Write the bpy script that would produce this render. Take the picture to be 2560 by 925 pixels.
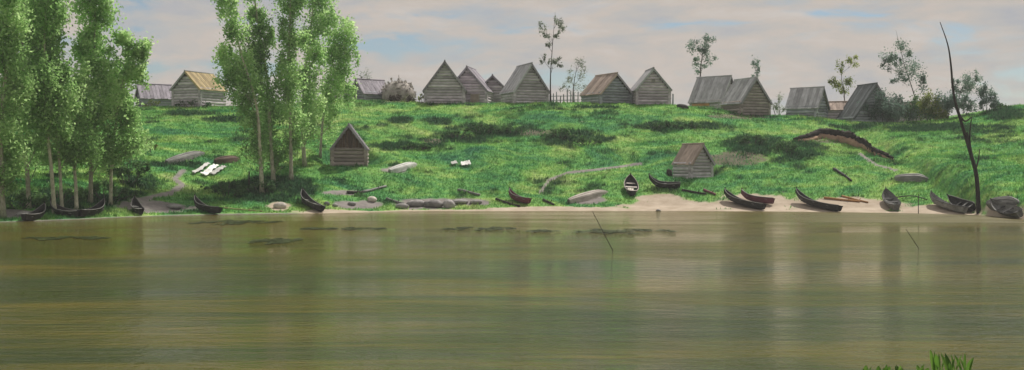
import bpy, math, random
import numpy as np
from mathutils import Vector, Matrix

for o in list(bpy.data.objects):
    bpy.data.objects.remove(o)
scn = bpy.context.scene
COL = scn.collection
R = math.radians

# ------------------------------------------------------------------ camera
F, CH, YH = 3090.0, 4.5, 403.6          # focal length in photo pixels, eye height over the water, horizon row
cam = bpy.data.cameras.new('camera')
camo = bpy.data.objects.new('camera', cam)
COL.objects.link(camo)
camo.location = (0, 0, CH)
camo.rotation_euler = (R(90), 0, 0)
cam.sensor_width = 36
cam.lens = 36 * F / 2560
cam.shift_y = -(462.5 - YH) / 2560
cam.clip_end = 5000
scn.camera = camo

# ------------------------------------------------------------------ sky
SUN_AZ, SUN_EL = R(40), R(54)
world = bpy.data.worlds.new('World')
scn.world = world
world.use_nodes = True
nt = world.node_tree
nt.nodes.clear()
def N(tree, kind, **kw):
    n = tree.nodes.new(kind)
    for k, v in kw.items():
        if k.startswith('i_'):
            key = k[2:].replace('_', ' ')
            n.inputs[key].default_value = v
        else:
            setattr(n, k, v)
    return n
def ramp(tree, stops, interp='LINEAR'):
    n = tree.nodes.new('ShaderNodeValToRGB')
    cr = n.color_ramp
    cr.interpolation = interp
    while len(cr.elements) < len(stops):
        cr.elements.new(0.5)
    for e, (p, c) in zip(cr.elements, stops):
        e.position = p
        e.color = (*c, 1) if len(c) == 3 else c
    return n
L = nt.links.new
sky = N(nt, 'ShaderNodeTexSky', sky_type='NISHITA', sun_disc=False, sun_elevation=SUN_EL, sun_rotation=SUN_AZ, dust_density=0.3, ozone_density=3.0)
bg1 = N(nt, 'ShaderNodeBackground'); bg1.inputs['Strength'].default_value = 0.055
L(sky.outputs[0], bg1.inputs['Color'])
tc = N(nt, 'ShaderNodeTexCoord')
mp = N(nt, 'ShaderNodeMapping'); mp.inputs['Scale'].default_value = (1, 1, 3.6)
L(tc.outputs['Generated'], mp.inputs['Vector'])
n1 = N(nt, 'ShaderNodeTexNoise', i_Scale=8.5, i_Detail=6.0, i_Roughness=0.55, i_Distortion=0.5)
L(mp.outputs[0], n1.inputs['Vector'])
n2 = N(nt, 'ShaderNodeTexNoise', i_Scale=14.0, i_Detail=5.0, i_Roughness=0.6, i_Distortion=0.3)
L(mp.outputs[0], n2.inputs['Vector'])
mask = ramp(nt, [(0.36, (0.10,)*3), (0.415, (0.7,)*3), (0.48, (1,)*3)])
L(n1.outputs['Fac'], mask.inputs[0])
ccol = ramp(nt, [(0.30, (0.40, 0.41, 0.44)), (0.45, (0.475, 0.455, 0.435)), (0.56, (0.53, 0.475, 0.43)), (0.70, (0.56, 0.52, 0.485))])
L(n2.outputs['Fac'], ccol.inputs[0])
bg2 = N(nt, 'ShaderNodeBackground'); bg2.inputs['Strength'].default_value = 0.80
L(ccol.outputs[0], bg2.inputs['Color'])
mixs = N(nt, 'ShaderNodeMixShader')
L(mask.outputs[0], mixs.inputs[0]); L(bg1.outputs[0], mixs.inputs[1]); L(bg2.outputs[0], mixs.inputs[2])
wo = N(nt, 'ShaderNodeOutputWorld'); L(mixs.outputs[0], wo.inputs[0])

# ------------------------------------------------------------------ sun
sl = bpy.data.lights.new('sun', 'SUN')
sl.energy = 3.4
sl.angle = R(2.5)
sl.color = (1.0, 0.95, 0.86)
so = bpy.data.objects.new('sun', sl)
COL.objects.link(so)
sd = Vector((math.sin(SUN_AZ)*math.cos(SUN_EL), math.cos(SUN_AZ)*math.cos(SUN_EL), math.sin(SUN_EL)))
so.rotation_euler = sd.to_track_quat('Z', 'Y').to_euler()
so.location = (30, 120, 60)

scn.view_settings.view_transform = 'Standard'
scn.view_settings.look = 'None'
scn.view_settings.gamma = 1
scn.view_settings.exposure = 0.4
scn.view_settings.use_curve_mapping = False
scn.cycles.max_bounces = 16
scn.cycles.diffuse_bounces = 10
scn.cycles.transmission_bounces = 12

# ------------------------------------------------------------------ mesh helpers
def mesh_np(name, V, Q, attrs=None, mat=None, smooth=False, n=4):
    V = np.asarray(V, np.float32); Q = np.asarray(Q, np.int32)
    me = bpy.data.meshes.new(name)
    me.vertices.add(len(V)); me.vertices.foreach_set('co', V.ravel())
    me.loops.add(Q.size); me.loops.foreach_set('vertex_index', Q.ravel())
    me.polygons.add(len(Q))
    me.polygons.foreach_set('loop_start', np.arange(0, Q.size, n, dtype=np.int32))
    me.polygons.foreach_set('loop_total', np.full(len(Q), n, np.int32))
    if smooth:
        me.polygons.foreach_set('use_smooth', np.ones(len(Q), bool))
    me.update(calc_edges=True)
    for k, a in (attrs or {}).items():
        at = me.attributes.new(k, 'FLOAT', 'POINT')
        at.data.foreach_set('value', np.asarray(a, np.float32))
    if mat: me.materials.append(mat)
    return me
def mesh_py(name, V, Fc, mat=None, smooth=False):
    me = bpy.data.meshes.new(name)
    me.from_pydata([tuple(v) for v in V], [], Fc)
    if smooth:
        for p in me.polygons: p.use_smooth = True
    me.update()
    if mat: me.materials.append(mat)
    return me
def link(name, me, parent=None, loc=None, rot=None):
    o = bpy.data.objects.new(name, me)
    COL.objects.link(o)
    if parent: o.parent = parent
    if loc is not None: o.location = loc
    if rot is not None: o.rotation_euler = rot
    return o
def tag(o, label=None, cat=None, group=None, kind=None):
    if label: o['label'] = label
    if cat: o['category'] = cat
    if group: o['group'] = group
    if kind: o['kind'] = kind
    return o
def thing(name, label, cat, loc=(0, 0, 0), rz=0, group=None):
    o = link(name, None, None, loc, (0, 0, rz))
    o.empty_display_size = 0.3
    return tag(o, label, cat, group)
class MB:
    def __init__(s): s.V = []; s.F = []
    def add(s, V, Fc):
        k = len(s.V); s.V += [tuple(v) for v in V]; s.F += [tuple(i+k for i in f) for f in Fc]; return s
    def box(s, c, d, m=None):
        x, y, z = (t/2 for t in d)
        V = [Vector((sx*x, sy*y, sz*z)) for sz in (-1, 1) for sy in (-1, 1) for sx in (-1, 1)]
        if m: V = [m @ v for v in V]
        V = [v + Vector(c) for v in V]
        return s.add(V, [(0,2,3,1),(4,5,7,6),(0,1,5,4),(2,6,7,3),(0,4,6,2),(1,3,7,5)])
    def tube(s, P, rad, sides=7, cap=True):
        P = [Vector(p) for p in P]; V = []; Fc = []
        for i, p in enumerate(P):
            d = (P[min(i+1, len(P)-1)] - P[max(i-1, 0)]).normalized()
            a = d.cross(Vector((0, 1, 0.13))).normalized(); b = d.cross(a)
            for k in range(sides):
                t = 2*math.pi*k/sides
                V.append(p + (a*math.cos(t) + b*math.sin(t))*rad[i])
        for i in range(len(P)-1):
            for k in range(sides):
                k2 = (k+1) % sides
                Fc.append((i*sides+k, i*sides+k2, (i+1)*sides+k2, (i+1)*sides+k))
        if cap:
            Fc.append(tuple(range(sides))[::-1]); Fc.append(tuple((len(P)-1)*sides+k for k in range(sides)))
        return s.add(V, Fc)
    def mesh(s, name, mat, smooth=False): return mesh_py(name, s.V, s.F, mat, smooth)
    def build(s, name, mat, parent=None, smooth=False): return link(name, s.mesh(name, mat, smooth), parent)

# ------------------------------------------------------------------ noise for shapes
def _h(ix, iy, seed):
    v = np.sin(ix*127.1 + iy*311.7 + seed*74.7)*43758.5453
    return v - np.floor(v)
def vnoise(x, y, seed=0):
    x = np.asarray(x, float); y = np.asarray(y, float)
    ix, iy = np.floor(x), np.floor(y); fx, fy = x-ix, y-iy
    fx = fx*fx*(3-2*fx); fy = fy*fy*(3-2*fy)
    a = _h(ix, iy, seed); b = _h(ix+1, iy, seed); c = _h(ix, iy+1, seed); d = _h(ix+1, iy+1, seed)
    return (a*(1-fx)+b*fx)*(1-fy) + (c*(1-fx)+d*fx)*fy
def fbm(x, y, seed=0, o=4):
    s = 0; a = 0.5
    for k in range(o):
        s = s + a*vnoise(x*2**k, y*2**k, seed+k); a *= 0.5
    return s/(1-0.5**o)
def sstep(a, b, x):
    t = np.clip((x-a)/(b-a), 0, 1); return t*t*(3-2*t)

# ------------------------------------------------------------------ the lie of the land
YC = 147.0
sh_px = np.array([-900, -100, 0, 130, 270, 420, 560, 800, 1000, 1400, 1700, 2000, 2300, 2450, 2560, 2700, 3600], float)
sh_row = np.array([575, 558, 555, 551, 545, 539, 536, 533, 528, 527, 527, 529, 533, 538, 548, 560, 590], float)
sh_Y = F*CH/(sh_row-YH); sh_X = (sh_px-1280)*sh_Y/F
cr_px = np.array([-900, 0, 300, 420, 560, 700, 880, 1050, 1200, 1400, 1680, 1760, 1900, 2000, 2100, 2250, 2350, 2430, 2500, 2560, 2700, 3600], float)
cr_row = np.array([285, 280, 272, 268, 268, 262, 250, 257, 259, 257, 262, 270, 287, 292, 303, 308, 300, 288, 272, 264, 255, 260], float)
cr_X = (cr_px-1280)*YC/F; cr_Z = CH + (YH-cr_row)*YC/F
PT = [0, 0.07, 0.18, 0.34, 0.50, 0.60, 0.72, 0.86, 0.94, 1.0, 1.1]
PZ = [0, 0.035, 0.15, 0.335, 0.52, 0.585, 0.72, 0.90, 0.97, 1.0, 1.0]
PADS = []                                   # levelled places: x, y, radius, z
def shoreY(X):
    return np.interp(X, sh_X, sh_Y) + 1.2*(fbm(X/5.0, X*0+3.3, 5)-0.5)
def ground(X, Y, pads=True):
    X = np.asarray(X, float); Y = np.asarray(Y, float)
    Ys = shoreY(X)
    Zc = np.interp(X, cr_X, cr_Z)
    t = (Y-Ys)/(YC-Ys)
    z = np.interp(t, PT, PZ)*Zc
    rough = sstep(0.05, 0.3, t)*(1-0.75*sstep(0.85, 1.0, t))
    z = z + rough*(1.0*(fbm(X/9.0, Y/6.0, 11)-0.5) + 0.35*(fbm(X/2.2, Y/2.0, 21)-0.5))
    z = np.where(t > 1, z - 0.012*(Y-YC), z)
    bed = np.maximum(-0.16*(Ys-Y), -2.5)
    z = np.where(t < 0, bed, z)
    near = 2.9 - 0.19*np.maximum(Y-1.0, 0)
    z = np.where(Y < 60, np.maximum(z, np.maximum(near, -2.5)), z)
    if pads:
        for (px, py, r, pz) in PADS:
            d = np.hypot(X-px, Y-py)
            w = 1-sstep(r, r*1.7, d)
            z = z*(1-w) + pz*w
    return z
def gz(x, y): return float(ground(np.array([x]), np.array([y]))[0])
def ray(px, row, Y): return Vector(((px-1280)*Y/F, Y, CH+(YH-row)*Y/F))
def hit(px, row, pads=True):
    Ys = np.arange(70.0, 160.0, 0.05)
    X = (px-1280)*Ys/F; Z = CH+(YH-row)*Ys/F
    g = ground(X, Ys, pads)
    i = np.argmax(g >= Z)
    if not (g >= Z).any(): i = int(np.argmax(g-Z))
    return Vector((X[i], Ys[i], g[i]))
def project(P):
    return 1280+F*P[..., 0]/P[..., 1], YH-F*(P[..., 2]-CH)/P[..., 1]

# sheds on the slope get a levelled place
shedA = hit(869, 417); PADS.append((shedA.x, shedA.y+1.8, 2.5, shedA.z))
shedB = hit(1738, 447); PADS.append((shedB.x, shedB.y+1.5, 2.3, shedB.z))

# ------------------------------------------------------------------ materials
def newmat(name):
    m = bpy.data.materials.new(name); m.use_nodes = True
    t = m.node_tree; t.nodes.clear()
    out = t.nodes.new('ShaderNodeOutputMaterial')
    return m, t, out
def wood(name, c1, c2, c3, rough=0.85, grain=(1.2, 16, 16), bump=0.35):
    m, t, out = newmat(name)
    b = N(t, 'ShaderNodeBsdfPrincipled'); b.inputs['Roughness'].default_value = rough
    b.inputs['Specular IOR Level'].default_value = 0.25
    tcn = N(t, 'ShaderNodeTexCoord'); oi = N(t, 'ShaderNodeObjectInfo')
    mpn = N(t, 'ShaderNodeMapping'); mpn.inputs['Scale'].default_value = grain
    av = N(t, 'ShaderNodeVectorMath', operation='ADD'); mul = N(t, 'ShaderNodeVectorMath', operation='SCALE')
    cmb = N(t, 'ShaderNodeCombineXYZ')
    for k in range(3): t.links.new(oi.outputs['Random'], cmb.inputs[k])
    t.links.new(cmb.outputs[0], mul.inputs[0]); mul.inputs['Scale'].default_value = 37.0
    t.links.new(tcn.outputs['Object'], av.inputs[0]); t.links.new(mul.outputs[0], av.inputs[1])
    t.links.new(av.outputs[0], mpn.inputs['Vector'])
    n = N(t, 'ShaderNodeTexNoise', i_Scale=1.0, i_Detail=5.0, i_Roughness=0.65)
    t.links.new(mpn.outputs[0], n.inputs['Vector'])
    r = ramp(t, [(0.30, c1), (0.5, c2), (0.72, c3)])
    t.links.new(n.outputs['Fac'], r.inputs[0])
    n2 = N(t, 'ShaderNodeTexNoise', i_Scale=1.3, i_Detail=3.0)
    t.links.new(av.outputs[0], n2.inputs['Vector'])
    hs = N(t, 'ShaderNodeHueSaturation')
    mr = N(t, 'ShaderNodeMapRange', i_To_Min=0.72, i_To_Max=1.28); t.links.new(oi.outputs['Random'], mr.inputs['Value'])
    mr2 = N(t, 'ShaderNodeMapRange', i_From_Min=0.3, i_From_Max=0.7, i_To_Min=0.78, i_To_Max=1.2); t.links.new(n2.outputs['Fac'], mr2.inputs['Value'])
    mm = N(t, 'ShaderNodeMath', operation='MULTIPLY'); t.links.new(mr.outputs[0], mm.inputs[0]); t.links.new(mr2.outputs[0], mm.inputs[1])
    t.links.new(mm.outputs[0], hs.inputs['Value']); t.links.new(r.outputs[0], hs.inputs['Color'])
    t.links.new(hs.outputs[0], b.inputs['Base Color'])
    bp = N(t, 'ShaderNodeBump', i_Strength=bump, i_Distance=0.03); t.links.new(n.outputs['Fac'], bp.inputs['Height'])
    t.links.new(bp.outputs[0], b.inputs['Normal'])
    t.links.new(b.outputs[0], out.inputs[0])
    return m
M = {}
M['log_grey'] = wood('weathered_log_grey', (0.357,0.318,0.343), (0.512,0.465,0.495), (0.600,0.600,0.620))
M['log_mauve'] = wood('weathered_log_mauve', (0.372,0.310,0.351), (0.527,0.449,0.503), (0.600,0.589,0.620))
M['log_blue'] = wood('weathered_log_blue', (0.208,0.224,0.258), (0.320,0.336,0.374), (0.464,0.480,0.516))
M['log_brown'] = wood('weathered_log_brown', (0.216,0.182,0.169), (0.324,0.277,0.257), (0.446,0.385,0.358))
M['core'] = wood('wall_chinking', (0.171,0.158,0.152), (0.247,0.228,0.218), (0.323,0.304,0.285))
M['roof_grey'] = wood('roof_board_grey', (0.285,0.285,0.299), (0.405,0.405,0.417), (0.525,0.525,0.536))
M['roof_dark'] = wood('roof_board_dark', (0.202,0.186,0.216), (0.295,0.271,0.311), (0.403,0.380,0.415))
M['roof_pink'] = wood('roof_board_pinkish', (0.286,0.221,0.189), (0.390,0.305,0.260), (0.494,0.403,0.345))
M['roof_ochre'] = wood('roof_board_ochre', (0.26,0.20,0.10), (0.36,0.28,0.15), (0.44,0.36,0.21))
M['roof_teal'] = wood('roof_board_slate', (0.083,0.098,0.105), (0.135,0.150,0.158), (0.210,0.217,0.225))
M['orange_board'] = wood('fresh_pine_board', (0.26,0.13,0.05), (0.34,0.18,0.075), (0.42,0.25,0.12))
M['tar'] = wood('tarred_plank', (0.018,0.018,0.018), (0.032,0.031,0.03), (0.06,0.058,0.055), 0.6)
M['boat_grey'] = wood('grey_boat_plank', (0.11,0.11,0.105), (0.18,0.18,0.17), (0.27,0.265,0.25), 0.7)
M['boat_pale'] = wood('pale_boat_plank', (0.38,0.33,0.29), (0.50,0.45,0.40), (0.62,0.57,0.52), 0.7)
M['boat_white'] = wood('whitewashed_plank', (0.50,0.50,0.47), (0.62,0.62,0.59), (0.74,0.74,0.71), 0.7)
M['boat_red'] = wood('maroon_plank', (0.08,0.025,0.035), (0.13,0.04,0.055), (0.19,0.065,0.075), 0.65)
M['boat_brown'] = wood('brown_plank', (0.06,0.04,0.03), (0.10,0.065,0.05), (0.15,0.105,0.08), 0.7)
M['bark_pale'] = wood('pale_bark', (0.20,0.19,0.13), (0.40,0.39,0.29), (0.52,0.50,0.38), 0.9, (6, 6, 3))
M['bark_dark'] = wood('dark_bark', (0.02,0.017,0.015), (0.04,0.034,0.03), (0.07,0.06,0.05), 0.9, (6, 6, 2))
M['bark_grey'] = wood('grey_bark', (0.06,0.055,0.05), (0.11,0.10,0.09), (0.17,0.155,0.14), 0.9, (6, 6, 2))
M['linen'] = wood('bleached_linen', (0.62,0.61,0.58), (0.72,0.71,0.69), (0.78,0.77,0.75), 0.9, (3, 3, 3))
M['stone'] = wood('river_stone', (0.20,0.19,0.185), (0.29,0.275,0.27), (0.38,0.365,0.36), 0.85, (3, 3, 3))
M['straw'] = wood('old_hay', (0.28,0.255,0.23), (0.38,0.35,0.32), (0.48,0.45,0.41), 0.95, (9, 9, 4))

def leafmat(name, stops, trans=0.45, rough=0.6):
    m, t, out = newmat(name)
    a = N(t, 'ShaderNodeAttribute', attribute_name='rnd')
    r = ramp(t, stops); t.links.new(a.outputs['Fac'], r.inputs[0])
    d = N(t, 'ShaderNodeBsdfPrincipled'); d.inputs['Roughness'].default_value = rough; d.inputs['Specular IOR Level'].default_value = 0.2
    tr = N(t, 'ShaderNodeBsdfTranslucent')
    hs = N(t, 'ShaderNodeHueSaturation', i_Saturation=1.05, i_Value=1.3); t.links.new(r.outputs[0], hs.inputs['Color'])
    t.links.new(r.outputs[0], d.inputs['Base Color']); t.links.new(hs.outputs[0], tr.inputs['Color'])
    mx = N(t, 'ShaderNodeMixShader'); mx.inputs[0].default_value = trans
    t.links.new(d.outputs[0], mx.inputs[1]); t.links.new(tr.outputs[0], mx.inputs[2]); t.links.new(mx.outputs[0], out.inputs[0])
    return m
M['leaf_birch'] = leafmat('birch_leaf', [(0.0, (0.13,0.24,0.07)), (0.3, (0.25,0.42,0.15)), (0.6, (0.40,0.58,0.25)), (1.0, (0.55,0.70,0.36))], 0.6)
M['leaf_olive'] = leafmat('olive_leaf', [(0.0, (0.08,0.11,0.025)), (0.5, (0.19,0.23,0.055)), (1.0, (0.32,0.36,0.11))])
M['leaf_dark'] = leafmat('dark_shrub_leaf', [(0.0, (0.03,0.075,0.03)), (0.5, (0.07,0.15,0.055)), (1.0, (0.14,0.26,0.09))])
M['leaf_grey'] = leafmat('grey_willow_leaf', [(0.0, (0.12,0.14,0.11)), (0.5, (0.22,0.25,0.20)), (1.0, (0.36,0.39,0.32))])
M['leaf_blue'] = leafmat('bluish_leaf', [(0.0, (0.08,0.13,0.105)), (0.5, (0.16,0.24,0.19)), (1.0, (0.28,0.37,0.30))])
M['twig_brown'] = leafmat('dry_twig', [(0.0, (0.05,0.04,0.03)), (0.5, (0.09,0.075,0.055)), (1.0, (0.15,0.125,0.10))], 0.1)
M['hay_loose'] = leafmat('loose_hay_stalk', [(0.0, (0.26,0.24,0.22)), (0.5, (0.40,0.375,0.34)), (1.0, (0.55,0.52,0.48))], 0.2)
M['weed_water'] = leafmat('water_weed', [(0.0, (0.018,0.028,0.005)), (0.5, (0.036,0.055,0.010)), (1.0, (0.085,0.11,0.022))], 0.1, 0.5)
M['reed'] = leafmat('reed_blade', [(0.0, (0.06,0.13,0.02)), (0.5, (0.11,0.22,0.04)), (1.0, (0.17,0.30,0.06))])

def grass_colour(t):
    """meadow colour from place: fresh, yellowish and bluish greens, with dark weed patches and painted-in tree shade"""
    g = N(t, 'ShaderNodeNewGeometry')
    mpn = N(t, 'ShaderNodeMapping'); mpn.inputs['Scale'].default_value = (0.6, 1.0, 1.0)
    t.links.new(g.outputs['Position'], mpn.inputs['Vector'])
    a = N(t, 'ShaderNodeTexNoise', i_Scale=0.20, i_Detail=7.0, i_Roughness=0.68, i_Distortion=0.9); t.links.new(mpn.outputs[0], a.inputs['Vector'])
    b = N(t, 'ShaderNodeTexNoise', i_Scale=1.5, i_Detail=5.0, i_Roughness=0.7); t.links.new(mpn.outputs[0], b.inputs['Vector'])
    r = ramp(t, [(0.32, (0.045,0.165,0.080)), (0.42, (0.080,0.245,0.080)), (0.50, (0.14,0.32,0.085)), (0.58, (0.24,0.39,0.11)), (0.66, (0.31,0.41,0.15)), (0.78, (0.38,0.41,0.20))])
    t.links.new(a.outputs['Fac'], r.inputs[0])
    r2 = ramp(t, [(0.30, (0.55,0.60,0.60)), (0.5, (1.0,1.0,1.0)), (0.72, (1.4,1.32,1.15))]); t.links.new(b.outputs['Fac'], r2.inputs[0])
    m1 = N(t, 'ShaderNodeMix', data_type='RGBA', blend_type='MULTIPLY'); m1.inputs[0].default_value = 1.0
    t.links.new(r.outputs[0], m1.inputs[6]); t.links.new(r2.outputs[0], m1.inputs[7])
    dk = N(t, 'ShaderNodeAttribute', attribute_name='weeds_shade')
    rd = ramp(t, [(0.35, (0.025,0.07,0.038)), (0.55, (0.045,0.105,0.048)), (0.7, (0.085,0.16,0.065))]); t.links.new(b.outputs['Fac'], rd.inputs[0])
    m2 = N(t, 'ShaderNodeMix', data_type='RGBA'); t.links.new(dk.outputs['Fac'], m2.inputs[0])
    t.links.new(m1.outputs[2], m2.inputs[6]); t.links.new(rd.outputs[0], m2.inputs[7])
    return m2.outputs[2], b
m, t, out = newmat('meadow_ground'); M['ground'] = m
col, bn = grass_colour(t)
def layer(t, prev, attr, c1, c2, scale):
    g = N(t, 'ShaderNodeNewGeometry')
    n = N(t, 'ShaderNodeTexNoise', i_Scale=scale, i_Detail=6.0, i_Roughness=0.65); t.links.new(g.outputs['Position'], n.inputs['Vector'])
    r = ramp(t, [(0.32, c1), (0.68, c2)]); t.links.new(n.outputs['Fac'], r.inputs[0])
    a = N(t, 'ShaderNodeAttribute', attribute_name=attr)
    x = N(t, 'ShaderNodeMix', data_type='RGBA'); t.links.new(a.outputs['Fac'], x.inputs[0]); t.links.new(prev, x.inputs[6]); t.links.new(r.outputs[0], x.inputs[7])
    return x.outputs[2]
col = layer(t, col, 'earth', (0.10,0.085,0.065), (0.19,0.155,0.12), 0.9)
col = layer(t, col, 'mud', (0.17,0.155,0.15), (0.30,0.27,0.255), 0.8)
col = layer(t, col, 'sand', (0.36,0.29,0.22), (0.52,0.44,0.35), 0.7)
b = N(t, 'ShaderNodeBsdfPrincipled'); b.inputs['Roughness'].default_value = 0.95; b.inputs['Specular IOR Level'].default_value = 0.1
t.links.new(col, b.inputs['Base Color'])
bp = N(t, 'ShaderNodeBump', i_Strength=0.6, i_Distance=0.12); t.links.new(bn.outputs['Fac'], bp.inputs['Height']); t.links.new(bp.outputs[0], b.inputs['Normal'])
t.links.new(b.outputs[0], out.inputs[0])

m, t, out = newmat('meadow_grass'); M['grass'] = m
col, bn = grass_colour(t)
ra = N(t, 'ShaderNodeAttribute', attribute_name='rnd')
hs = N(t, 'ShaderNodeHueSaturation'); mr = N(t, 'ShaderNodeMapRange', i_To_Min=0.8, i_To_Max=1.5); t.links.new(ra.outputs['Fac'], mr.inputs['Value'])
t.links.new(mr.outputs[0], hs.inputs['Value']); t.links.new(col, hs.inputs['Color'])
d = N(t, 'ShaderNodeBsdfDiffuse'); tr = N(t, 'ShaderNodeBsdfTranslucent'); mx = N(t, 'ShaderNodeMixShader'); mx.inputs[0].default_value = 0.5
t.links.new(hs.outputs[0], d.inputs[0]); t.links.new(hs.outputs[0], tr.inputs[0]); t.links.new(d.outputs[0], mx.inputs[1]); t.links.new(tr.outputs[0], mx.inputs[2]); t.links.new(mx.outputs[0], out.inputs[0])

# river water: murky olive body, ripples whose strength changes from place to place
m, t, out = newmat('river_water'); M['water'] = m
g = N(t, 'ShaderNodeNewGeometry')
def wnoise(sx, sy, scale, detail=4.0, rough=0.55, dist=0.0):
    mpn = N(t, 'ShaderNodeMapping'); mpn.inputs['Scale'].default_value = (sx, sy, 1); mpn.inputs['Rotation'].default_value = (0, 0, R(4))
    t.links.new(g.outputs['Position'], mpn.inputs['Vector'])
    n = N(t, 'ShaderNodeTexNoise', i_Scale=scale, i_Detail=detail, i_Roughness=rough, i_Distortion=dist); t.links.new(mpn.outputs[0], n.inputs['Vector'])
    return n
wa = wnoise(1.0, 2.2, 0.9, 4.0, 0.6)
wb = wnoise(1.0, 1.6, 4.5, 3.0, 0.6)
patch = wnoise(0.035, 0.11, 1.0, 5.0, 0.6, 0.8)
body = wnoise(0.05, 0.16, 1.0, 5.0, 0.65, 0.5)
fine = wnoise(0.12, 2.2, 1.0, 4.0, 0.7)
bsum = N(t, 'ShaderNodeMath', operation='MULTIPLY_ADD'); bsum.inputs[1].default_value = 0.55; t.links.new(fine.outputs['Fac'], bsum.inputs[0])
bsub = N(t, 'ShaderNodeMath', operation='SUBTRACT'); bsub.inputs[1].default_value = 0.275; t.links.new(body.outputs['Fac'], bsub.inputs[0]); t.links.new(bsub.outputs[0], bsum.inputs[2])
rb = ramp(t, [(0.30, (0.030,0.044,0.016)), (0.48, (0.056,0.062,0.015)), (0.62, (0.105,0.090,0.015)), (0.78, (0.17,0.125,0.022))]); t.links.new(bsum.outputs[0], rb.inputs[0])
b = N(t, 'ShaderNodeBsdfPrincipled'); b.inputs['IOR'].default_value = 1.33; b.inputs['Specular IOR Level'].default_value = 0.22
sxw = N(t, 'ShaderNodeSeparateXYZ'); t.links.new(g.outputs['Position'], sxw.inputs[0])
wv = N(t, 'ShaderNodeMath', operation='MULTIPLY_ADD'); wv.inputs[1].default_value = 60.0; t.links.new(bsum.outputs[0], wv.inputs[0]); t.links.new(sxw.outputs['Y'], wv.inputs[2])
shl = N(t, 'ShaderNodeMapRange', interpolation_type='SMOOTHSTEP', i_From_Min=72.0, i_From_Max=116.0, i_To_Max=0.8); t.links.new(wv.outputs[0], shl.inputs['Value'])
shm = N(t, 'ShaderNodeMix', data_type='RGBA'); shm.inputs[7].default_value = (0.105, 0.082, 0.010, 1)     # sandy shallows showing through
t.links.new(shl.outputs[0], shm.inputs[0]); t.links.new(rb.outputs[0], shm.inputs[6]); t.links.new(shm.outputs[2], b.inputs['Base Color'])
sx = N(t, 'ShaderNodeSeparateXYZ'); t.links.new(g.outputs['Position'], sx.inputs[0])
mxr = N(t, 'ShaderNodeMapRange', interpolation_type='SMOOTHSTEP', i_From_Min=14.0, i_From_Max=30.0); t.links.new(sx.outputs['X'], mxr.inputs['Value'])
wob = N(t, 'ShaderNodeMath', operation='MULTIPLY_ADD'); wob.inputs[1].default_value = 16.0; t.links.new(patch.outputs['Fac'], wob.inputs[0]); t.links.new(sx.outputs['Y'], wob.inputs[2])
myr = N(t, 'ShaderNodeMapRange', interpolation_type='SMOOTHSTEP', i_From_Min=93.0, i_From_Max=103.0); t.links.new(wob.outputs[0], myr.inputs['Value'])
ruf = N(t, 'ShaderNodeMath', operation='MULTIPLY'); t.links.new(mxr.outputs[0], ruf.inputs[0]); t.links.new(myr.outputs[0], ruf.inputs[1])
pr = N(t, 'ShaderNodeMapRange', i_From_Min=0.36, i_From_Max=0.62, i_To_Min=0.18, i_To_Max=0.52); t.links.new(patch.outputs['Fac'], pr.inputs['Value'])
rr = N(t, 'ShaderNodeMapRange', i_From_Min=0.38, i_From_Max=0.62, i_To_Min=0.03, i_To_Max=0.14); t.links.new(patch.outputs['Fac'], rr.inputs['Value'])
rf = N(t, 'ShaderNodeMath', operation='MULTIPLY_ADD'); rf.inputs[1].default_value = 0.30; t.links.new(ruf.outputs[0], rf.inputs[0]); t.links.new(rr.outputs[0], rf.inputs[2])
t.links.new(rf.outputs[0], b.inputs['Roughness'])
sp = N(t, 'ShaderNodeMath', operation='MULTIPLY_ADD'); sp.inputs[1].default_value = 0.35; sp.inputs[2].default_value = 0.13; t.links.new(ruf.outputs[0], sp.inputs[0]); t.links.new(sp.outputs[0], b.inputs['Specular IOR Level'])
add = N(t, 'ShaderNodeMath', operation='MULTIPLY_ADD'); add.inputs[1].default_value = 0.22
t.links.new(wb.outputs['Fac'], add.inputs[0]); t.links.new(wa.outputs['Fac'], add.inputs[2])
bp = N(t, 'ShaderNodeBump', i_Distance=0.35); t.links.new(pr.outputs[0], bp.inputs['Strength']); t.links.new(add.outputs[0], bp.inputs['Height'])
t.links.new(bp.outputs[0], b.inputs['Normal']); t.links.new(b.outputs[0], out.inputs[0])

# ------------------------------------------------------------------ masks: where sand, mud, paths, dark growth and painted tree shade are
def ell(px, row, items):
    m_ = np.zeros_like(px)
    for cx, cy, rx, ry in items:
        d = ((px-cx)/rx)**2 + ((row-cy)/ry)**2
        m_ = np.maximum(m_, 1.25-0.75*d)
    return m_
def pline(px, row, pts, w):
    best = np.full(px.shape, 1e9)
    for (x0, y0), (x1, y1) in zip(pts[:-1], pts[1:]):
        dx, dy = x1-x0, y1-y0
        tt = np.clip(((px-x0)*dx+(row-y0)*dy)/(dx*dx+dy*dy), 0, 1)
        best = np.minimum(best, np.hypot(px-x0-tt*dx, (row-y0-tt*dy)*1.3))
    return 1.3-best/w*0.8
SAND = [(1700,515,150,15),(1900,508,120,22),(2100,514,200,20),(2350,524,130,13),(1400,523,210,7),(1650,497,60,12),(2530,535,60,16),(1150,528,160,5),(820,531,110,7),(700,517,32,11),(2500,515,40,14)]
MUD = [(390,517,105,15),(350,500,30,6),(1080,510,85,15),(890,512,60,12),(850,482,50,7),(1180,505,50,10),(985,425,30,8),(1470,500,50,10),(40,535,60,12)]
WEEDS_SHADE = [(1230,326,105,20),(1440,347,85,20),(1150,348,95,15),(1030,368,110,10),(1700,315,95,12),(1900,360,90,22),(1985,383,75,18),(2020,360,60,20),(1100,303,45,9),(680,470,110,30),(330,480,60,45),(470,283,70,6),(1120,262,70,4),(1480,268,60,3),(2300,320,200,10),(2520,290,60,20),(420,410,90,6),(150,500,180,30),(1000,300,40,8),(560,300,60,7)]  # dark growth, with tree shade painted in beside both birch groups
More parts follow.
